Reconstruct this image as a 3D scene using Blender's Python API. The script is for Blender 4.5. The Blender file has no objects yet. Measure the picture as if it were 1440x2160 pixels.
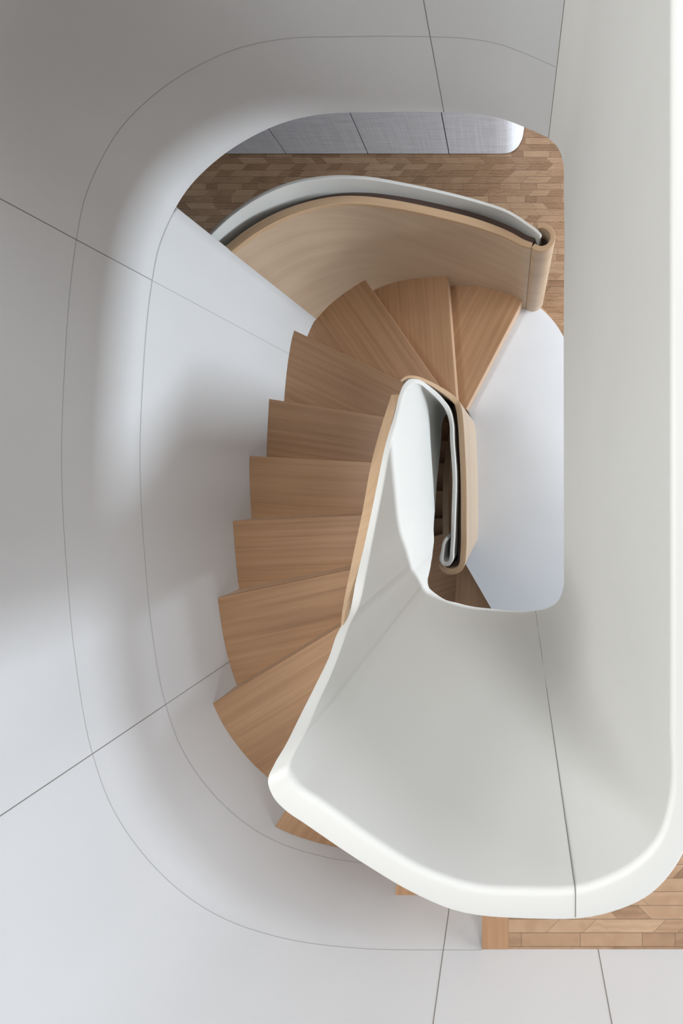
import bpy, bmesh, math, random
from mathutils import Vector, Matrix
random.seed(7)
C = bpy.context.scene.collection
scene = bpy.context.scene

# ------------------------------------------------------------ scale
D2 = 1.85                    # metres from the lens down to the underside of the upper floor
S = D2 / 850.0               # plan unit in metres
ZC = 3.737                   # lens height above the landing
def X(u): return u * S
def Y(v): return -v * S
def Z(d): return ZC - d * D2
def P(x, y, d): return Vector((x * S, -y * S, ZC - d * D2))
LAND = 2.0165
UP = 0.8275

# ------------------------------------------------------------ camera
cam = bpy.data.cameras.new('camera'); camo = bpy.data.objects.new('camera', cam); C.objects.link(camo)
camo.location = (0, 0, ZC); camo.rotation_euler = (0, 0, 0)
cam.sensor_fit = 'HORIZONTAL'; cam.sensor_width = 36; cam.lens = 850 / 1440 * 36
cam.shift_x = (720 - 1075) / 1440; cam.shift_y = (997 - 1080) / 1440
cam.clip_start = 0.05; cam.clip_end = 100
scene.camera = camo

# ------------------------------------------------------------ light
scene.view_settings.view_transform = 'Standard'; scene.view_settings.look = 'None'
scene.view_settings.gamma = 1; scene.view_settings.use_curve_mapping = False
scene.view_settings.exposure = 0.07
w = bpy.data.worlds.new('world'); scene.world = w; w.use_nodes = True
bg = w.node_tree.nodes['Background']; bg.inputs[0].default_value = (0.84, 0.88, 0.93, 1); bg.inputs[1].default_value = 0.01
def area(name, loc, target, size, power, col, spread=180):
    l = bpy.data.lights.new(name, 'AREA'); l.shape = 'RECTANGLE'; l.size, l.size_y = size
    l.energy = power; l.color = col; l.spread = math.radians(spread)
    o = bpy.data.objects.new(name, l); C.objects.link(o); o.location = loc
    o.rotation_euler = (Vector(target) - Vector(loc)).to_track_quat('-Z', 'Y').to_euler()
    return o
area('corridor_window_light', (6.2, -1.25, 2.75), (-1.4, -1.25, 2.15), (1.0, 0.7), 222, (0.82, 0.905, 1.0))
area('corridor_fill', (3.2, -1.2, 3.3), (-1.4, -1.4, 2.6), (0.9, 1.6), 58, (0.84, 0.92, 1.0))  # added fill, brightens the corridor wall towards the right; not a real lamp
area('middle_window_light', (7.5, 1.3, 1.42), (-1.2, 0.1, 1.3), (3.4, 0.66), 640, (0.83, 0.92, 1.0))
area('middle_room_light', (2.2, 2.1, 1.2), (-0.6, 3.0, 0.4), (0.8, 0.8), 24, (0.90, 0.95, 1.0))
area('skylight', (-2.0, 0.6, 6.4), (0.5, -0.4, 2.2), (1.8, 2.6), 60, (0.985, 0.99, 0.98))
area('far_overhead_fill', (-3.2, 0.0, 7.4), (0.5, -0.4, 2.2), (1.8, 1.8), 215, (0.985, 0.99, 0.98))  # second overhead source, added to keep the top-left corner darker
area('high_fill_light', (2.0, 4.4, 8.0), (-1.5, -0.5, 2.0), (2.0, 2.0), 325, (0.93, 0.965, 1.0))  # added fill for the left wall beside the steps, not a window
area('side_fill_light', (3.6, 0.6, 3.6), (-1, 0.3, 3.0), (1.5, 1.5), 43, (0.95, 0.97, 1.0))  # added fill from the right, not a window; power fitted to wall brightness

# ------------------------------------------------------------ materials
def newmat(name, rough=0.5):
    m = bpy.data.materials.new(name); m.use_nodes = True
    nt = m.node_tree; b = nt.nodes['Principled BSDF']; b.inputs['Roughness'].default_value = rough
    return m, nt, b
def N(nt, t, **k):
    n = nt.nodes.new(t)
    for a, v in k.items(): setattr(n, a, v)
    return n
def MA(nt, op, a, b=None, c=None):
    n = N(nt, 'ShaderNodeMath', operation=op)
    for i, v in enumerate((a, b, c)):
        if v is None: continue
        if isinstance(v, (int, float)): n.inputs[i].default_value = v
        else: nt.links.new(v, n.inputs[i])
    return n.outputs[0]
def srgb(r, g, b):
    f = lambda c: (c/255/12.92) if c/255 <= 0.04045 else ((c/255+0.055)/1.055)**2.4
    return (f(r), f(g), f(b), 1)

def white_mat(name, col, rough=0.5, mott=0.02):
    m, nt, b = newmat(name, rough)
    tc = N(nt, 'ShaderNodeTexCoord'); n = N(nt, 'ShaderNodeTexNoise'); n.inputs['Scale'].default_value = 2.2; n.inputs['Detail'].default_value = 3
    nt.links.new(tc.outputs['Object'], n.inputs['Vector'])
    r = N(nt, 'ShaderNodeValToRGB'); e = r.color_ramp.elements
    c = srgb(*col); e[0].position = 0.3; e[1].position = 0.7
    e[0].color = (c[0]*(1-mott), c[1]*(1-mott), c[2]*(1-mott), 1); e[1].color = (min(1,c[0]*(1+mott)), min(1,c[1]*(1+mott)), min(1,c[2]*(1+mott)), 1)
    nt.links.new(n.outputs['Fac'], r.inputs[0]); nt.links.new(r.outputs[0], b.inputs['Base Color'])
    n2 = N(nt, 'ShaderNodeTexNoise'); n2.inputs['Scale'].default_value = 60; nt.links.new(tc.outputs['Object'], n2.inputs['Vector'])
    bp = N(nt, 'ShaderNodeBump'); bp.inputs['Strength'].default_value = 0.03; bp.inputs['Distance'].default_value = 0.002
    nt.links.new(n2.outputs['Fac'], bp.inputs['Height']); nt.links.new(bp.outputs[0], b.inputs['Normal'])
    return m

def linen_mat(name, col):
    m, nt, b = newmat(name, 0.45)
    tc = N(nt, 'ShaderNodeTexCoord')
    outs = []
    for sc in ((90, 90, 2.5), (4, 4, 130)):
        mp = N(nt, 'ShaderNodeMapping'); mp.inputs['Scale'].default_value = sc; nt.links.new(tc.outputs['Object'], mp.inputs[0])
        n = N(nt, 'ShaderNodeTexNoise'); n.inputs['Scale'].default_value = 1; n.inputs['Detail'].default_value = 2
        nt.links.new(mp.outputs[0], n.inputs['Vector']); outs.append(n.outputs['Fac'])
    f = MA(nt, 'MULTIPLY', MA(nt, 'ADD', outs[0], outs[1]), 0.5)
    r = N(nt, 'ShaderNodeValToRGB'); e = r.color_ramp.elements; c = srgb(*col)
    e[0].position = 0.35; e[1].position = 0.65
    e[0].color = (c[0]*.82, c[1]*.82, c[2]*.82, 1); e[1].color = (c[0]*1.08, c[1]*1.08, c[2]*1.08, 1)
    nt.links.new(f, r.inputs[0]); nt.links.new(r.outputs[0], b.inputs['Base Color'])
    return m

def oak_mat(name, dark, mid, light, rough=0.42, gs=(0.7, 34), streak=0.42):
    """grain runs along U of the UV map (metres)"""
    m, nt, b = newmat(name, rough)
    uv = N(nt, 'ShaderNodeUVMap')
    def noise(sx, sy, detail, dist=0.0):
        mp = N(nt, 'ShaderNodeMapping'); mp.inputs['Scale'].default_value = (sx, sy, 1); nt.links.new(uv.outputs[0], mp.inputs[0])
        n = N(nt, 'ShaderNodeTexNoise'); n.inputs['Scale'].default_value = 1; n.inputs['Detail'].default_value = detail
        n.inputs['Distortion'].default_value = dist
        nt.links.new(mp.outputs[0], n.inputs['Vector']); return n.outputs['Fac']
    a = noise(gs[0], gs[1], 4, 0.25); f = noise(gs[0]*3.5, gs[1]*9, 3); g = noise(0.8, 3.0, 2)
    v = MA(nt, 'ADD', MA(nt, 'MULTIPLY', a, streak), MA(nt, 'ADD', MA(nt, 'MULTIPLY', f, 0.25), MA(nt, 'MULTIPLY', g, 0.75-streak)))
    r = N(nt, 'ShaderNodeValToRGB'); e = r.color_ramp.elements
    e[0].position = 0.28; e[0].color = srgb(*dark); e[1].position = 0.72; e[1].color = srgb(*light)
    k = e.new(0.5); k.color = srgb(*mid)
    nt.links.new(v, r.inputs[0]); nt.links.new(r.outputs[0], b.inputs['Base Color'])
    bp = N(nt, 'ShaderNodeBump'); bp.inputs['Strength'].default_value = 0.08; bp.inputs['Distance'].default_value = 0.002
    nt.links.new(f, bp.inputs['Height']); nt.links.new(bp.outputs[0], b.inputs['Normal'])
    return m

def parquet_mat(name, rowh, blen, cols, seed=0.0, gap=0.0011, var=0.62, many=2.99):
    """end-grain like oak blocks in rows, joints cut on alternating slants"""
    m, nt, b = newmat(name, 0.42)
    tc = N(nt, 'ShaderNodeTexCoord'); sp = N(nt, 'ShaderNodeSeparateXYZ'); nt.links.new(tc.outputs['Object'], sp.inputs[0])
    x = MA(nt, 'ADD', sp.outputs[0], 20.0 + seed); y = MA(nt, 'ADD', sp.outputs[1], 20.0)
    yr = MA(nt, 'DIVIDE', y, rowh); row = MA(nt, 'FLOOR', yr); fy = MA(nt, 'FRACT', yr)
    wn = N(nt, 'ShaderNodeTexWhiteNoise', noise_dimensions='1D'); nt.links.new(row, wn.inputs['W'])
    wc = N(nt, 'ShaderNodeSeparateColor'); nt.links.new(wn.outputs['Color'], wc.inputs[0])
    # slant -1, 0 or +1 by row
    sl = MA(nt, 'SUBTRACT', MA(nt, 'FLOOR', MA(nt, 'MULTIPLY', wc.outputs[0], many)), 1.0)
    slx = MA(nt, 'MULTIPLY', MA(nt, 'MULTIPLY', sl, fy), rowh * 1.0)
    xs = MA(nt, 'ADD', MA(nt, 'ADD', x, slx), MA(nt, 'MULTIPLY', wc.outputs[1], blen * 3))
    xb = MA(nt, 'DIVIDE', xs, blen); blk = MA(nt, 'FLOOR', xb); fx = MA(nt, 'FRACT', xb)
    # uneven block lengths: each cell cut at a random place
    cv = N(nt, 'ShaderNodeCombineXYZ'); nt.links.new(blk, cv.inputs[0]); nt.links.new(row, cv.inputs[1])
    w2 = N(nt, 'ShaderNodeTexWhiteNoise', noise_dimensions='2D'); nt.links.new(cv.outputs[0], w2.inputs['Vector'])
    cut = MA(nt, 'ADD', MA(nt, 'MULTIPLY', w2.outputs['Value'], 0.5), 0.25)
    side = MA(nt, 'GREATER_THAN', fx, cut)
    cv2 = N(nt, 'ShaderNodeCombineXYZ'); nt.links.new(MA(nt, 'ADD', blk, MA(nt, 'MULTIPLY', side, 0.37)), cv2.inputs[0]); nt.links.new(row, cv2.inputs[1])
    w3 = N(nt, 'ShaderNodeTexWhiteNoise', noise_dimensions='2D'); nt.links.new(cv2.outputs[0], w3.inputs['Vector'])
    d1 = MA(nt, 'MULTIPLY', MA(nt, 'MINIMUM', fx, MA(nt, 'MINIMUM', MA(nt, 'SUBTRACT', 1.0, fx), MA(nt, 'ABSOLUTE', MA(nt, 'SUBTRACT', fx, cut)))), blen)
    d2 = MA(nt, 'MULTIPLY', MA(nt, 'MINIMUM', fy, MA(nt, 'SUBTRACT', 1.0, fy)), rowh)
    dist = MA(nt, 'MINIMUM', d1, d2)
    joint = MA(nt, 'LESS_THAN', dist, gap)
    # growth rings, different in each block
    mp = N(nt, 'ShaderNodeVectorMath', operation='MULTIPLY_ADD'); nt.links.new(w3.outputs['Color'], mp.inputs[0]); mp.inputs[1].default_value = (7, 7, 7)
    nt.links.new(tc.outputs['Object'], mp.inputs[2])
    wv = N(nt, 'ShaderNodeTexWave', wave_type='RINGS'); wv.inputs['Scale'].default_value = 16; wv.inputs['Distortion'].default_value = 5; wv.inputs['Detail'].default_value = 2
    nt.links.new(mp.outputs[0], wv.inputs['Vector'])
    ns = N(nt, 'ShaderNodeTexNoise'); ns.inputs['Scale'].default_value = 9; nt.links.new(tc.outputs['Object'], ns.inputs['Vector'])
    v = MA(nt, 'ADD', MA(nt, 'MULTIPLY_ADD', w3.outputs['Value'], var, (0.62-var)/2), MA(nt, 'ADD', MA(nt, 'MULTIPLY', wv.outputs['Fac'], 0.16), MA(nt, 'MULTIPLY', ns.outputs['Fac'], 0.28)))
    r = N(nt, 'ShaderNodeValToRGB'); e = r.color_ramp.elements
    e[0].position = 0.12; e[0].color = srgb(*cols[0]); e[1].position = 0.9; e[1].color = srgb(*cols[2])
    k = e.new(0.5); k.color = srgb(*cols[1])
    nt.links.new(v, r.inputs[0])
    mx = N(nt, 'ShaderNodeMix', data_type='RGBA'); nt.links.new(joint, mx.inputs[0]); nt.links.new(r.outputs[0], mx.inputs[6])
    mx.inputs[7].default_value = srgb(*[c*0.62 for c in cols[0]])
    nt.links.new(mx.outputs[2], b.inputs['Base Color'])
    return m

M = {
 'wall': white_mat('white_plaster', (200, 201, 202), 0.5),
 'parapet': white_mat('white_lacquer', (204, 203, 199), 0.6),
 'landing': white_mat('pale_resin', (216, 218, 221), 0.4),
 'joint': white_mat('joint_filler', (120, 117, 112), 0.8),
 'fine_joint': white_mat('fine_joint_filler', (166, 165, 163), 0.8),
 'dark_joint': white_mat('dark_joint_shadow_gap', (52, 50, 50), 0.8),
 'linen': linen_mat('linen_panel', (224, 226, 232)),
 'oak': oak_mat('oak_tread', (138, 101, 70), (169, 130, 95), (188, 150, 115)),
 'riser': oak_mat('oak_riser_lit', (160, 130, 104), (184, 155, 129), (202, 176, 152)),  # same wood as the treads, paler to carry window light on the risers
 'shell': oak_mat('oak_veneer', (166, 144, 121), (181, 159, 136), (194, 173, 151), gs=(0.6, 14)),
 'cap': oak_mat('oak_cap', (160, 130, 100), (181, 151, 120), (196, 168, 138), gs=(1.2, 20)),
 'parquet': parquet_mat('parquet_blocks', 0.060, 0.34, [(128, 96, 68), (166, 131, 100), (196, 163, 130)], var=0.42, gap=0.0010),
 'parquet_up': parquet_mat('parquet_blocks_upper', 0.052, 0.36, [(116, 87, 63), (146, 115, 88), (168, 138, 110)], seed=3.3, gap=0.0008, var=0.5),
 'gap': white_mat('stained_gap_shade', (66, 48, 40), 0.7),  # dark stained wood by the eye; elsewhere stands in for shade in gaps
 'nosing': oak_mat('oak_nosing', (124, 90, 62), (146, 110, 80), (164, 128, 96), gs=(2.0, 26)),
}

# ------------------------------------------------------------ mesh helpers
def finish(name, bm, mat, parent=None, sharp=35, smooth=True):
    bmesh.ops.remove_doubles(bm, verts=bm.verts, dist=1e-6)
    bmesh.ops.recalc_face_normals(bm, faces=bm.faces)
    for f in bm.faces: f.smooth = smooth
    for e in bm.edges:
        if len(e.link_faces) == 2 and e.calc_face_angle(0) > math.radians(sharp): e.smooth = False
    me = bpy.data.meshes.new(name); bm.to_mesh(me); bm.free()
    me.materials.append(mat)
    o = bpy.data.objects.new(name, me); C.objects.link(o)
    if parent: o.parent = parent
    return o
def thing(name, label, cat, loc=(0, 0, 0), group=None):
    o = bpy.data.objects.new(name, None); C.objects.link(o); o.location = loc
    o.empty_display_size = 0.1
    o['label'] = label; o['category'] = cat
    if group: o['group'] = group
    return o
def adopt(root):
    """children were built in world space: keep them there"""
    for ch in root.children: ch.matrix_parent_inverse = Matrix.Translation(-root.location)
def tag(o, label, cat): o['label'] = label; o['category'] = cat; return o
def struct(o): o['kind'] = 'structure'; return o

def spline(stations, n, keys=(0, 1)):
    """smooth interpolation of tuples, chord-length parameter on the given coordinates"""
    k = len(stations); t = [0.0]
    for i in range(1, k):
        d = math.sqrt(sum((stations[i][j] - stations[i-1][j])**2 for j in keys)); t.append(t[-1] + max(d, 1e-3))
    m = len(stations[0]); tan = []
    for i in range(k):
        if i == 0: tan.append([(stations[1][j]-stations[0][j])/(t[1]-t[0]) for j in range(m)])
        elif i == k-1: tan.append([(stations[-1][j]-stations[-2][j])/(t[-1]-t[-2]) for j in range(m)])
        else:
            h0 = t[i]-t[i-1]; h1 = t[i+1]-t[i]
            tan.append([((stations[i][j]-stations[i-1][j])/h0*h1 + (stations[i+1][j]-stations[i][j])/h1*h0)/(h0+h1) for j in range(m)])
    out = []
    for i in range(k-1):
        h = t[i+1]-t[i]
        for s in range(n):
            q = s/n; a = 2*q**3-3*q*q+1; b = q**3-2*q*q+q; c = -2*q**3+3*q*q; d = q**3-q*q
            out.append(tuple(a*stations[i][j]+b*h*tan[i][j]+c*stations[i+1][j]+d*h*tan[i+1][j] for j in range(m)))
    out.append(tuple(stations[-1])); return out

def loft(rings, uoff=0.0, closed_caps=True):
    """rings: lists of Vector with equal length, closed cross sections; UV u along, v around"""
    bm = bmesh.new(); uvl = bm.loops.layers.uv.new('UVMap')
    R = [[bm.verts.new(p) for p in r] for r in rings]
    n = len(rings[0]); L = [0.0]
    for i in range(1, len(rings)):
        L.append(L[-1] + sum((rings[i][j]-rings[i-1][j]).length for j in range(n))/n)
    for i in range(len(R)-1):
        for j in range(n):
            k = (j+1) % n
            vs = (R[i][j], R[i+1][j], R[i+1][k], R[i][k])
            if len(set(vs)) < 4: continue
            f = bm.faces.new(vs)
            w0 = (rings[i][k]-rings[i][j]).length; 
            v0 = sum((rings[i][(q+1) % n]-rings[i][q]).length for q in range(j)) 
            v1 = sum((rings[i+1][(q+1) % n]-rings[i+1][q]).length for q in range(j)); w1 = (rings[i+1][k]-rings[i+1][j]).length
            for lp, uv in zip(f.loops, ((L[i]+uoff, v0), (L[i+1]+uoff, v1), (L[i+1]+uoff, v1+w1), (L[i]+uoff, v0+w0))): lp[uvl].uv = uv
    if closed_caps:
        for r in (R[0], R[-1]):
            f = bm.faces.new(r)
            for lp in f.loops: lp[uvl].uv = (lp.vert.co.x+lp.vert.co.y, lp.vert.co.z)
    return bm

def offset_line(pts, th):
    """offset a plan polyline (image handed, y down) by th (scalar or list)"""
    out = []
    for i, p in enumerate(pts):
        a = pts[max(0, i-1)]; b = pts[min(len(pts)-1, i+1)]
        tx, ty = b[0]-a[0], b[1]-a[1]; l = math.hypot(tx, ty) or 1
        t = th[i] if isinstance(th, (list, tuple)) else th
        out.append((p[0] - ty/l*t, p[1] + tx/l*t))
    return out

def section(ti, to, d, bi, bo, db, r=3.0, ri=None):
    """ring: inner bottom, inner top (rounded), outer top (rounded), outer bottom. plan points in units, depths"""
    def mix(a, b, q): return (a[0]+(b[0]-a[0])*q, a[1]+(b[1]-a[1])*q)
    w = math.hypot(to[0]-ti[0], to[1]-ti[1]) or 1; q = min(0.45, r/w)
    pts = [P(bi[0], bi[1], db)]
    k = r*S/D2   # same radius expressed as depth
    ri = ri or r; qi = min(0.5, ri/w); ki = ri*S/D2
    for a in (0, 15, 30, 45, 60, 75, 90):
        a = math.radians(a); p = mix(ti, to, qi*(1-math.cos(a))); pts.append(P(p[0], p[1], d + ki*(1-math.sin(a))))
    for a in (90, 60, 30, 0):
        a = math.radians(a); p = mix(to, ti, q*(1-math.cos(a))); pts.append(P(p[0], p[1], d + k*(1-math.sin(a))))
    pts.append(P(bo[0], bo[1], db))
    return pts

def wall(name, pts, dt, db, th, mat, parent=None):
    out = offset_line(pts, th)
    rings = [[P(a[0], a[1], db), P(a[0], a[1], dt), P(b[0], b[1], dt), P(b[0], b[1], db)] for a, b in zip(pts, out)]
    return finish(name, loft(rings), mat, parent)

def prism(poly, z1, z0, uvdir=None, uvo=(0, 0)):
    """vertical prism over a plan polygon in metres; uvdir = grain direction"""
    bm = bmesh.new(); uvl = bm.loops.layers.uv.new('UVMap')
    t = [bm.verts.new((x, y, z1)) for x, y in poly]; b = [bm.verts.new((x, y, z0)) for x, y in poly]
    es = [bm.edges.new((t[i], t[(i+1) % len(t)])) for i in range(len(t))]
    bmesh.ops.triangle_fill(bm, use_beauty=True, use_dissolve=False, edges=es)
    es = [bm.edges.new((b[i], b[(i+1) % len(b)])) for i in range(len(b))]
    bmesh.ops.triangle_fill(bm, use_beauty=True, use_dissolve=False, edges=es)
    for i in range(len(t)):
        j = (i+1) % len(t); bm.faces.new((t[i], t[j], b[j], b[i]))
    dx, dy = uvdir or (1, 0); l = math.hypot(dx, dy); dx /= l; dy /= l
    for f in bm.faces:
        f.normal_update()
        for lp in f.loops:
            c = lp.vert.co
            u = c.x*dx+c.y*dy; v = -c.x*dy+c.y*dx
            if abs(f.normal.z) < 0.5: v = v + c.z if abs(f.normal.x*dx+f.normal.y*dy) < 0.7 else c.z; 
            lp[uvl].uv = (u+uvo[0], v+uvo[1])
    return bm

# ------------------------------------------------------------ plan curves (units; x right, y down)
SHAFT = [(80, -707), (30, -729), (-15, -746), (-75, -757), (-140, -760), (-293, -760), (-396, -756), (-475, -739), (-545, -708), (-620, -658),
         (-681, -596), (-715, -539), (-742, -472), (-755, -406), (-768, -299), (-775, -196), (-781, -39), (-779, 60), (-772, 168),
         (-756, 333), (-727, 490), (-694, 581), (-640, 663), (-574, 729), (-516, 768), (-392, 812), (-277, 828), (-111, 832), (-49, 832)]
shaft = spline(SHAFT, 6)
def nearest(pt, line):
    return min(range(len(line)), key=lambda i: (line[i][0]-pt[0])**2 + (line[i][1]-pt[1])**2)
iE = nearest((-702, -557), shaft)
CEIL = 0.0      # depth of the top of the walls (above the lens)

# ------------------------------------------------------------ setting
tail = [(400, 832), (1100, 832), (1900, 832)]
upper_line = list(shaft) + tail
o = struct(wall('wall_left', upper_line, CEIL, 1.0, 22, M['wall']))
wl = o
# the same skin carries on down beside the stair and stops at a vertical edge
low = [(-702, -557)] + [p for p in shaft[iE+1:]] + [(400, 832), (1100, 832)]
wlow = struct(wall('wall_lower', low, 1.0006, 3.2, 14, M['wall']))
# upper room wall running on behind the corner
struct(wall('wall_back', [(780, -707), (500, -707), (82, -707)], CEIL, UP, 22, M['wall']))

def joint_v(parent, p, line, d0, d1, mat, wdt=0.0030, proud=0.0006):
    i = nearest(p, line); a = line[max(0, i-1)]; b = line[min(len(line)-1, i+1)]
    tx, ty = b[0]-a[0], b[1]-a[1]; l = math.hypot(tx, ty); tx /= l; ty /= l
    nx, ny = ty, -tx                       # towards the well (opposite of the thickness)
    # exact foot of p on the local segment
    q = line[i]; s = (p[0]-q[0])*tx+(p[1]-q[1])*ty; c = (q[0]+tx*s, q[1]+ty*s)
    hw = wdt/2/S; pr = proud/S
    rings = []
    for d in (d0, d1):
        rings.append([P(c[0]-tx*hw-nx*pr, c[1]-ty*hw-ny*pr, d), P(c[0]-tx*hw+nx*pr, c[1]-ty*hw+ny*pr, d),
                      P(c[0]+tx*hw+nx*pr, c[1]+ty*hw+ny*pr, d), P(c[0]+tx*hw-nx*pr, c[1]+ty*hw-ny*pr, d)])
    return finish('panel_joint', loft(rings), mat, parent)
def joint_h(parent, line, d, mat, wdt=0.0024, proud=0.0005):
    a = offset_line(line, -proud/S); b = offset_line(line, proud/S); k = wdt/2/D2
    rings = [[P(p[0], p[1], d-k), P(p[0], p[1], d+k), P(q[0], q[1], d+k), P(q[0], q[1], d-k)] for p, q in zip(a, b)]
    return finish('panel_joint', loft(rings), mat, parent)
joint_v(wl, (-755, -406), shaft, 0.3, 1.0, M['joint']); joint_v(wlow, (-755, -406), shaft, 1.0, 1.66, M['fine_joint'])
joint_v(wl, (-727, 490), shaft, 0.3, 1.0, M['joint'], 0.0036); joint_v(wlow, (-727, 490), shaft, 1.0, 1.25, M['joint'])
joint_v(wl, (-139, -760), shaft, 0.3, 1.0, M['joint'])
joint_v(wl, (-116, 832), shaft, 0.3, 1.0, M['joint'], 0.0034)
joint_v(wl, (154, 832), [(100, 832), (154, 832), (200, 832)], 0.3, UP, M['joint'], 0.0034)
joint_h(wl, shaft, 0.826, M['fine_joint'])
joint_h(wlow, low[:-3], 1.002, M['fine_joint'])

# radial slabs: floors and ceiling around the well
def ring_slab(name, hole, centre, z1, z0, mat, ext=(-1750, -2100, 1900, 1700)):
    cx, cy = centre; outer = []
    for x, y in hole:
        dx, dy = x-cx, y-cy; t = 1e9
        if dx > 0: t = min(t, (ext[2]-cx)/dx)
        if dx < 0: t = min(t, (ext[0]-cx)/dx)
        if dy > 0: t = min(t, (ext[3]-cy)/dy)
        if dy < 0: t = min(t, (ext[1]-cy)/dy)
        outer.append((cx+dx*t, cy+dy*t))
    bm = bmesh.new(); n = len(hole)
    def vv(l, z): return [bm.verts.new((x*S, -y*S, z)) for x, y in l]
    a, b, c, d = vv(hole, z1), vv(outer, z1), vv(outer, z0), vv(hole, z0)
    for i in range(n):
        j = (i+1) % n
        for p, q in ((a, b), (b, c), (c, d), (d, a)): bm.faces.new((p[i], p[j], q[j], q[i]))
    bmesh.ops.recalc_face_normals(bm, faces=bm.faces)
    return struct(finish(name, bm, mat, smooth=False))

# white parapet / inner balustrade: stations  top outer, top inner, depth top, bottom inner, depth bottom
RIB = [
 (96, -722, 80, -707, .333, 80, -707, 1.0), (117, -700, 100, -687, .333, 100, -687, 1.0), (131, -668, 111, -660, .333, 111, -660, 1.0),
 (134, -600, 113.5, -600, .333, 113.5, -600, 1.0), (134, -300, 113.5, -300, .333, 113.5, -300, 1.0), (134, 0, 113.5, 0, .333, 113.5, 0, 1.0),
 (134, 180, 113.5, 180, .333, 113.5, 190, 1.0), (131, 236, 113, 230, .333, 112.5, 243, 1.0), (122, 268, 105, 257, .333, 102, 270, 1.0),
 (100, 296, 86, 277, .333, 78, 286, 1.0), (66, 311, 56, 291, .333, 45, 292, 1.0), (12, 314, 12, 294, .333, 0, 291, 1.0),
 (-40, 308, -32, 290, .333, -38, 287, 1.0), (-70, 295, -62, 279, .333, -75, 283, 1.0), (-102, 276, -92, 261, .333, -110, 275, 1.0),
 (-145, 247, -134, 231, .333, -150, 260, 1.0), (-158, 238, -146, 223, .333, -171, 251, 1.02), (-167, 228, -152, 216, .333, -177, 246, 1.03), (-171, 217.5, -156, 209, .334, -182, 242, 1.05), (-172, 213, -157.5, 205, .345, -185, 239, 1.07),
 (-172, 209, -158, 201.5, .362, -187, 237, 1.09), (-179, 207, -165, 198, .405, -193, 231, 1.15), (-186, 202.5, -172, 193, .455, -199, 225, 1.2),
 (-195, 199, -182, 188, .51, -203, 219, 1.24), (-208, 194, -194, 184, .57, -208, 210, 1.28), (-212, 186, -199, 177, .62, -213, 193, 1.33), (-224, 155, -210, 149, .69, -222, 160, 1.38), (-238, 120, -225, 116, .773, -230, 122, 1.45),
 (-250, 34, -237, 32, .883, -236, 20, 1.54), (-257, -60, -245, -60, .98, -241, -60, 1.63), (-260, -139, -249, -138, 1.074, -243, -130, 1.68),
 (-258, -184, -247, -180, 1.107, -243, -176, 1.7), (-254, -209, -243, -202, 1.13, -240, -198, 1.72), (-248, -228, -238, -218, 1.16, -236, -214, 1.75),
 (-233, -238, -230, -226, 1.21, -229, -221, 1.80), (-218, -234, -220, -221, 1.27, -220, -218, 1.86), (-182, -193, -192, -183, 1.42, -193, -180, 2.0),
 (-175, -160, -186, -157, 1.445, -187, -155, 2.06), (-172, -96, -184, -95, 1.455, -184, -95, 2.1), (-165, 10, -177, 10, 1.455, -177, 10, 2.1), (-168, 136, -180, 135, 1.455, -180, 135, 2.1),
 (-173, 240, -184, 236, 1.455, -184, 236, 2.1), (-177, 275, -188, 268, 1.455, -188, 268, 2.1), (-185, 285, -191, 273, 1.455, -191, 273, 2.1),
 (-205, 285, -201, 273, 1.455, -201, 273, 2.1), (-214, 275, -203, 269, 1.455, -203, 269, 2.1), (-211, 238, -201, 240, 1.455, -201, 240, 2.1),
 (-204, 208, -195, 214, 1.455, -195, 214, 2.1), (-195, 197, -188, 204, 1.455, -188, 204, 2.1)]
# interpolate along sight lines so that the silhouette stays smooth where the rim dives
rib = spline([(a[0]/a[4], a[1]/a[4], a[2]/a[4], a[3]/a[4], a[4], a[5]/a[7], a[6]/a[7], a[7]) for a in RIB], 6, (0, 1, 4))
rib = [(a[0]*a[4], a[1]*a[4], a[2]*a[4], a[3]*a[4], a[4], a[5]*a[7], a[6]*a[7], a[7]) for a in rib]
rings = []
for s in rib:
    ti, to = (s[2], s[3]), (s[0], s[1]); bi = (s[5], s[6]); bo = (s[5]+to[0]-ti[0], s[6]+to[1]-ti[1])
    rings.append(section(ti, to, s[4], bi, bo, s[7], r=1.5, ri=4.5))
iflt = min(range(len(rib)), key=lambda i: abs(rib[i][0]+170)+abs(rib[i][1]-217)+abs(rib[i][4]-.333)*100)
para = thing('parapet', 'tall smooth white parapet around the stair eye, rounded rim sweeping down beside oak steps', 'parapet', (0, 0, Z(UP)))
finish('curved_wall', loft(rings), M['parapet'], para)
# joint down the parapet's near face and across its rim
k0 = min((i for i, q in enumerate(rib) if q[4] < .3331), key=lambda i: abs(rib[i][2]-46)); base = rings[k0]
z0, z1 = base[0].z, max(p.z for p in base); cen_ = Vector((0, sum(p.y for p in base[1:-1])/(len(base)-2), z1-0.05))
path = [base[0].lerp(base[1], q/5) for q in range(5)] + base[1:-1] + [base[-2].lerp(base[-1], .02)]
jr = []
for i, p in enumerate(path):
    a = path[max(0, i-1)]; b = path[min(len(path)-1, i+1)]; t = Vector((0, b.y-a.y, b.z-a.z)).normalized(); nrm = Vector((0, t.z, -t.y))
    if i < 5: nrm = Vector((0, 1, 0))
    elif nrm.dot(Vector((0, p.y, p.z))-cen_) < 0: nrm = -nrm
    c = Vector((X(46 + 8*(z1-p.z)/(z1-z0)), p.y + 1.5*S*(z1-p.z)/(z1-z0), p.z)); h = Vector((0.0007, 0, 0)); e = nrm*0.0006
    jr.append([c-h-e, c-h+e, c+h+e, c+h-e])
finish('panel_joint', loft(jr), M['joint'], para)
joint_v(para, (82, -706), [(80, -707), (90, -697)], 0.34, 1.0, M['joint'], 0.003)
adopt(para)

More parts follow.
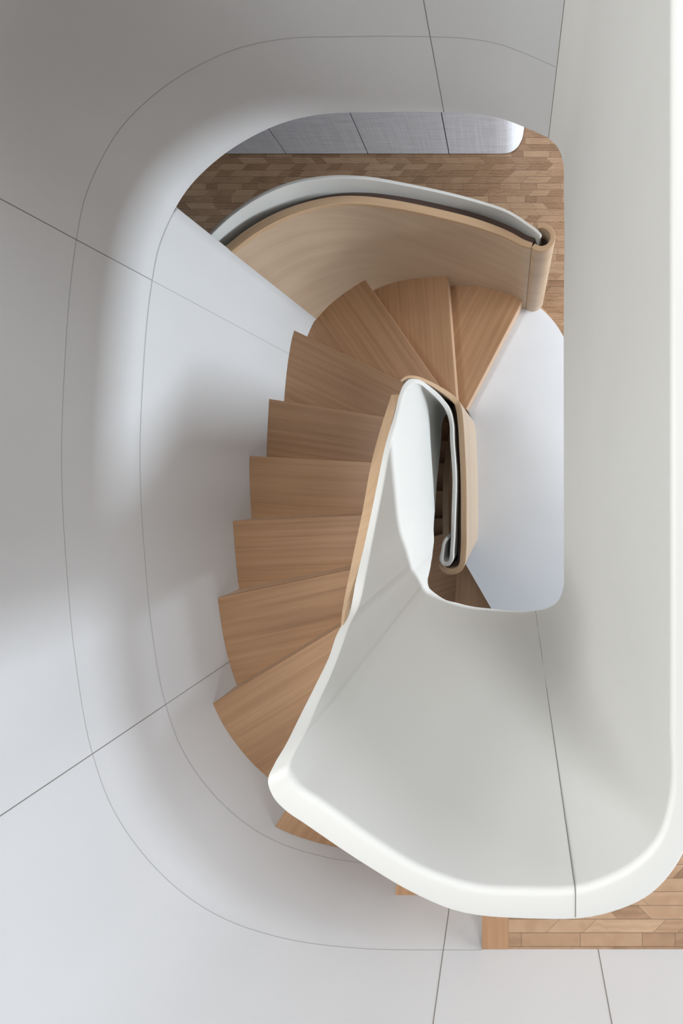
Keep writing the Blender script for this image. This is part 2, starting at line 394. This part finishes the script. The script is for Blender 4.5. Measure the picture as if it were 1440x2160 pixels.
# upper floor and the ceiling below it
cen = (-300, 50)
shaft_out = offset_line(shaft, 8)
rb = [(s[0], s[1]) for s in rib if s[4] < .3335]
rb = [( (s[0]+s[2])/2, (s[1]+s[3])/2) for s in rib if s[4] < .3331 and (s[0]+s[2])/2 > -44]
hole_up = [p for p in shaft_out if p[0] < -60 or p[1] < 0] + [(-49, 840), (-49, 600), (-49, 400), (-49, 309)] + rb[::-1]
ring_slab('floor_upper', hole_up, cen, Z(UP), Z(UP)-0.03, M['parquet_up'])
ring_slab('ceiling', hole_up, cen, Z(UP)-0.03, Z(0.995), M['wall'])

# mid floor
arc = spline([(100, -745), (125, -706), (152, -681), (202, -622), (232, -570), (268, -450), (285, -200), (285, 300), (250, 600), (190, 760), (100, 846)], 5)
guard_line = [p for p in shaft_out if p[0] < 40]
hole_mid = guard_line[: nearest((-49, 840), guard_line)+1] + [(0, 845)] + arc[::-1]
ring_slab('floor_middle', hole_mid, cen, Z(LAND), Z(LAND)-0.22, M['parquet'])

# far wall of the middle room: panels with shadow gaps and a rounded end
fw = spline([(-1740, -1353), (-1200, -1353), (-600, -1353), (-100, -1353), (-40, -1353), (0, -1358), (30, -1378), (50, -1412), (60, -1460), (62, -1600), (62, -2000)], 6)
far = struct(wall('wall_far', offset_line(fw, -3), 1.0, LAND, -25, M['dark_joint']))
cuts = [(-1740, -1500), (-1500, -1228), (-1228, -950), (-950, -602), (-602, -258), (-258, None)]
for a, b in cuts:
    if b is None: seg = [(a+2, -1353)] + [p for p in fw if p[0] > a+3 or p[1] < -1360]
    else: seg = [(a+2, -1353), ((a+b)/2, -1353), (b-2, -1353)]
    wall('wall_panel', seg, 1.0, LAND-0.006, -3.2, M['linen'], far)
struct(wall('wall_room_left', [(-1745, 1700), (-1745, -2090)], 1.0, LAND, -20, M['wall']))
struct(wall('wall_room_back', [(-1745, -2095), (1890, -2095)], 1.0, LAND, -20, M['wall']))

# landing
T8o, T8i = (56, -706), (-177, -259)
land_edge_o, land_edge_i = (66, 828), (-230, 317)
inner = [(-150, 300), (-146, 150), (-146, 0), (-150, -150), (-160, -222)]
poly = [T8i, (-60, -486), T8o, (100, -745)] + arc[1:-1] + [(100, 829), land_edge_o, (-77, 582), (-182, 400), land_edge_i] + inner
land = struct(finish('floor_landing', prism([(x*S, -y*S) for x, y in poly], Z(LAND)+0.0, Z(LAND)-0.12), M['landing'], smooth=False))

# ------------------------------------------------------------ staircase
def tread(parent, k, d, lo, li, to, ti, inner_line, riser_h, inner_seg=None):
    """lo/li: outer and inner end of the leading (lower) edge; to/ti: of the trailing edge"""
    a, b = nearest(lo, shaft), nearest(to, shaft)
    mid = shaft[a+1:b] if b > a else shaft[b+1:a][::-1]
    mid = [p for p in mid if math.hypot(p[0]-lo[0], p[1]-lo[1]) > 12 and math.hypot(p[0]-to[0], p[1]-to[1]) > 12]
    # run the trailing edge 30 mm under the riser above
    dirx, diry = to[0]-ti[0], to[1]-ti[1]; l = math.hypot(dirx, diry); nx, ny = -diry/l, dirx/l
    cx, cy = (lo[0]+li[0])/2, (lo[1]+li[1])/2
    if (to[0]-cx)*nx + (to[1]-cy)*ny < 0: nx, ny = -nx, -ny
    to2 = (to[0]+nx*8, to[1]+ny*8); ti2 = (ti[0]+nx*8, ti[1]+ny*8)
    pl = [li, lo] + mid + [to2, ti2]
    if inner_seg: pl += inner_seg
    z = Z(d); g = (lo[0]-li[0], -(lo[1]-li[1]))
    t = finish('tread', prism([(x*S, -y*S) for x, y in pl], z, z-0.04, g, (k*3.7, k*1.9)), M['oak'], parent, smooth=False)
    bv = t.modifiers.new('soft_arris', 'BEVEL'); bv.width = 0.0012; bv.segments = 1; bv.limit_method = 'ANGLE'; bv.angle_limit = math.radians(60)
    # riser board below the leading edge, set back 1 mm
    dx, dy = lo[0]-li[0], lo[1]-li[1]; l = math.hypot(dx, dy); nx, ny = -dy/l, dx/l
    mx, my = (to[0]+ti[0])/2, (to[1]+ti[1])/2
    if (mx-lo[0])*nx+(my-lo[1])*ny < 0 and (mx-li[0])*nx+(my-li[1])*ny < 0: nx, ny = -nx, -ny
    if (mx-(lo[0]+li[0])/2)*nx + (my-(lo[1]+li[1])/2)*ny < 0: nx, ny = -nx, -ny
    q = [(li[0]+nx*.5, li[1]+ny*.5), (lo[0]+nx*.5, lo[1]+ny*.5), (lo[0]+nx*9, lo[1]+ny*9), (li[0]+nx*9, li[1]+ny*9)]
    finish('riser', prism([(x*S, -y*S) for x, y in q], z-0.04, z-riser_h*D2, g, (k*2.3, k)), M['riser'], t, smooth=False)
    return t

stair = thing('staircase', 'winding oak staircase with closed risers curving down from the upper parquet around the white parapet', 'staircase', (0, 0, Z(LAND)))
UPF = [  # depth, outer, inner ends of leading edges going down
 (.933, (-226, 832), (-160, 302)), (1.0315, (-511, 770), (-196, 282)), (1.130, (-712, 553), (-222, 256)), (1.228, (-757, 325), (-236, 214)),
 (1.325, (-776, 136), (-246, 111)), (1.422, (-780, -50), (-258, -23)), (1.522, (-774, -237), (-262, -158)), (1.622, (-738, -487), (-254, -258)),
 (1.720, (-533, -712), (-218, -258)), (1.820, (-242, -759), (-203, -250)), (1.918, (56, -706), (-177, -259))]
inner_extra = {3: [(-205, 218)], 7: []}
for k, (d, lo, li) in enumerate(UPF):
    if k == 0: to, ti = (-49, 832), (-49, 300)
    else: to, ti = UPF[k-1][1], UPF[k-1][2]
    nd = UPF[k+1][0] if k+1 < len(UPF) else LAND
    tread(stair, k, d, lo, li, to, ti, None, nd-d)
# nosing board at the head of the stairs
nz = finish('nosing_board', prism([(x*S, -y*S) for x, y in [(-49, 831), (-49, 306), (-2, 306), (-2, 831)]], Z(UP)+0.0015, Z(UP)-0.04, (0, 1), (9, 4)), M['nosing'], stair, smooth=False)
finish('riser', prism([(x*S, -y*S) for x, y in [(-48.5, 831), (-48.5, 306), (-40, 306), (-40, 831)]], Z(UP)-0.04, Z(.933), (0, 1), (2, 4)), M['riser'], nz, smooth=False)
# soffit skin under the flight
def soffit(parent, edges, drop):
    st = [(e[1][0], e[1][1], e[2][0], e[2][1], e[0]+drop) for e in edges]
    st = spline(st, 5, (0, 1))
    r = []
    for a in st: 
        ox, oy = a[0]*.985, a[1]*.985
        ix, iy = a[2]+(ox-a[2])*.06, a[3]+(oy-a[3])*.06
        r.append([P(ox, oy, a[4]), P(ix, iy, a[4]), P(ix, iy, a[4]+.015), P(ox, oy, a[4]+.015)])
    return finish('soffit', loft(r), M['wall'], parent)
soffit(stair, UPF, 0.13)
adopt(stair)

low_stair = thing('lower_staircase', 'shaded oak flight continuing down below the pale landing, glimpsed through the stair eye', 'staircase', (0, 0, Z(2.9)))
LW = [(2.115, (-262, 826), (-228, 325)), (2.213, (-740, 420), (-240, 262)), (2.311, (-770, 235), (-262, 222)), (2.41, (-778, 95), (-262, 92)),
 (2.508, (-780, -50), (-262, -50)), (2.606, (-774, -237), (-262, -158)), (2.705, (-738, -487), (-254, -225))]
for k, (d, lo, li) in enumerate(LW):
    to, ti = (land_edge_o, land_edge_i) if k == 0 else (LW[k-1][1], LW[k-1][2])
    tread(low_stair, k+20, d, lo, li, to, ti, None, 0.0985)
st = [(-257, 292, 2.0, 2.3), (-258, 200, 2.0, 2.4), (-258, 100, 2.0, 2.5), (-258, -20, 2.03, 2.6), (-258, -120, 2.12, 2.7), (-255, -190, 2.2, 2.8)]
st = spline(st, 4, (0, 1)); o2 = offset_line([(a[0], a[1]) for a in st], -25)
finish('stringer', loft([[P(a, b, c), P(p[0], p[1], c), P(p[0], p[1], e), P(a, b, e)] for (a, b, c, e), p in zip(st, o2)]), M['cap'], low_stair)
adopt(low_stair)
struct(finish('floor_lower', prism([(x*S, -y*S) for x, y in [(-1700, 1600), (1600, 1600), (1600, -1600), (-1700, -1600)]], Z(3.2), Z(3.2)-0.1), M['parquet'], smooth=False))

# ------------------------------------------------------------ oak handrail strip beside the flight
strip = [(-206, 196, -203, 192, .57, .62), (-219, 190, -214, 182, .61, .72), (-248, 144, -233, 139, .735, 1.1), (-263, 76, -245, 75, .835, 1.4),
         (-278, -19, -255, -17, .945, 1.58), (-281, -121, -261, -120, 1.05, 1.68), (-279, -184, -260, -184, 1.112, 1.72)]
hs = thing('wooden_stringer', 'slim oak stringer rail between the left-hand steps and the descending white balustrade', 'rail', P(-262, 0, 1.0))
r = []
for s in spline(strip, 8, (0, 1)):
    r.append(section((s[2], s[3]), (s[0], s[1]), s[4]+.006, (s[2], s[3]), (s[0], s[1]), s[5], r=0.8))
finish('rail_board', loft(r), M['cap'], hs); adopt(hs)

# ------------------------------------------------------------ oak guard around the landing side of the stair eye
W = [(-264, -222, 3, 1.14, 1.72), (-253, -238, 7, 1.165, 1.76), (-238, -247, 9, 1.21, 1.8), (-220, -248, 10, 1.27, 1.86), (-200, -244, 12, 1.33, 1.9),
     (-168, -231, 16, 1.42, 1.97), (-156, -220, 17, 1.45, 2.03), (-149, -200, 18, 1.465, 2.03), (-145, -165, 18, 1.475, 2.03), (-140, -80, 18, 1.48, 2.03), (-136, 20, 18, 1.48, 2.03), (-135, 147, 18, 1.48, 2.03),
     (-137, 259, 18, 1.48, 2.03), (-140, 285, 18, 1.48, 2.03), (-149, 304, 18, 1.48, 2.03), (-167, 316, 18, 1.48, 2.03), (-187, 318, 18, 1.48, 2.03), (-206, 312, 17, 1.48, 2.03), (-219, 296, 14, 1.48, 2.03), (-222, 284, 10, 1.48, 2.03)]
w_ = spline(W, 6, (0, 1)); inn = offset_line([(a[0], a[1]) for a in w_], [a[2] for a in w_])
ig = thing('balustrade', 'narrow oak balustrade with rolled end standing on the white landing beside the stair eye', 'balustrade', P(-141, 0, LAND))
def split_guard(parent, st, innr, capd, shell, cap, name='shell', outer_is_first=True):
    rs, rc = [], []
    for a, b in zip(st, innr):
        o_, i_ = (a[0], a[1]), b
        rs.append([P(*i_, a[4]), P(*i_, a[3]+capd), P(*o_, a[3]+capd), P(*o_, a[4])])
        rc.append(section(i_, o_, a[3], i_, o_, a[3]+capd, r=0.9))
    finish(name, loft(rs), shell, parent); return finish('cap', loft(rc, 1.3), cap, parent)
split_guard(ig, w_, inn, .012, M['shell'], M['cap'])
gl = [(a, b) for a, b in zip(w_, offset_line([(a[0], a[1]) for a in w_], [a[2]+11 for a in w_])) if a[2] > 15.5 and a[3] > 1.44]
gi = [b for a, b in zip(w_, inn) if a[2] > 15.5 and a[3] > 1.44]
lin = finish('gap_lining_shade', loft([[P(*i_, a[3]+.05), P(*i_, a[3]+.04), P(*b, a[3]+.04), P(*b, a[3]+.05)] for i_, (a, b) in zip(gi, gl)]), M['gap'], ig)
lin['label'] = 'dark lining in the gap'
adopt(ig)

# ------------------------------------------------------------ oak and white guard along the outside of the middle floor
G = [(-702, -557, 21, 1.195, 2.05), (-655, -607, 21, 1.21, 2.05), (-588, -660, 21, 1.23, 2.05), (-523, -700, 21, 1.255, 2.05), (-456, -727, 21, 1.28, 2.05),
     (-401, -740, 22, 1.305, 2.05), (-330, -749, 23, 1.34, 2.05), (-216, -756, 24, 1.40, 2.05), (-91, -747, 24, 1.448, 2.05), (-3, -722, 21, 1.463, 2.05), (35, -704, 19, 1.465, 2.05), (66, -695, 16, 1.465, 2.05)]
g_ = spline(G, 7, (0, 1)); gout = offset_line([(a[0], a[1]) for a in g_], [-a[2] for a in g_])
og = thing('curved_balustrade', 'long curved oak balustrade with rolled newel end and white lining beside the parquet', 'balustrade', P(-300, -770, LAND))
split_guard(og, g_, gout, .012, M['shell'], M['cap'])
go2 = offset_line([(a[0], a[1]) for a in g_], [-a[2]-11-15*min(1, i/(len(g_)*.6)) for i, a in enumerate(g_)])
finish('gap_lining_shade', loft([[P(*i_, a[3]+.035), P(*i_, a[3]+.022), P(*b, a[3]+.022), P(*b, a[3]+.035)] for i_, b, a in zip(gout, go2, g_)][4:]), M['gap'], og)  # dark strip put in as the shade of the open gap
cxn, cyn, rn = 97, -729, 44
finish('gap_lining_shade', prism([((cxn+29*math.cos(q*math.pi/12))*S, -(cyn+29*math.sin(q*math.pi/12))*S) for q in range(24)], Z(1.53), Z(1.54)), M['gap'], og)  # dark disc painted as the shade inside the hollow newel
rr, rc = [], []
for i in range(41):
    a = math.radians(133 - i*(133+108)/40)
    o_ = (cxn+rn*math.cos(a), cyn+rn*math.sin(a)); i_ = (cxn+(rn-16)*math.cos(a), cyn+(rn-16)*math.sin(a))
    rr.append([P(*i_, 2.03), P(*i_, 1.475), P(*o_, 1.475), P(*o_, 2.03)]); rc.append(section(i_, o_, 1.465, i_, o_, 1.475, r=1.2))
nw = finish('newel_post', loft(rr), M['shell'], og); finish('newel_cap', loft(rc, 2.2), M['cap'], nw)
WP = [(-830, -470, 9, 1.16, 2.02), (-790, -530, 9, 1.165, 2.02), (-742, -593, 9, 1.17, 2.02), (-687, -653, 9, 1.18, 2.02), (-620, -704, 9, 1.19, 2.02), (-557, -744, 9, 1.21, 2.02), (-485, -774, 9, 1.235, 2.02), (-391, -798, 9, 1.275, 2.02),
      (-286, -812, 9, 1.33, 2.02), (-172, -818, 9, 1.385, 2.02), (-85, -814, 9, 1.42, 2.02), (-3, -796, 9, 1.44, 2.02), (59, -762, 9, 1.45, 2.02), (86, -743, 9, 1.452, 2.02), (98, -730, 8, 1.452, 2.02)]
p_ = spline(WP, 7, (0, 1)); pin = offset_line([(a[0], a[1]) for a in p_], [a[2] for a in p_])
pn = finish('white_panel', loft([section(b, (a[0], a[1]), a[3], b, (a[0], a[1]), a[4], r=1.5) for a, b in zip(p_, pin)]), M['parapet'], og)
pn['label'] = 'white upright lining panel'
adopt(og)
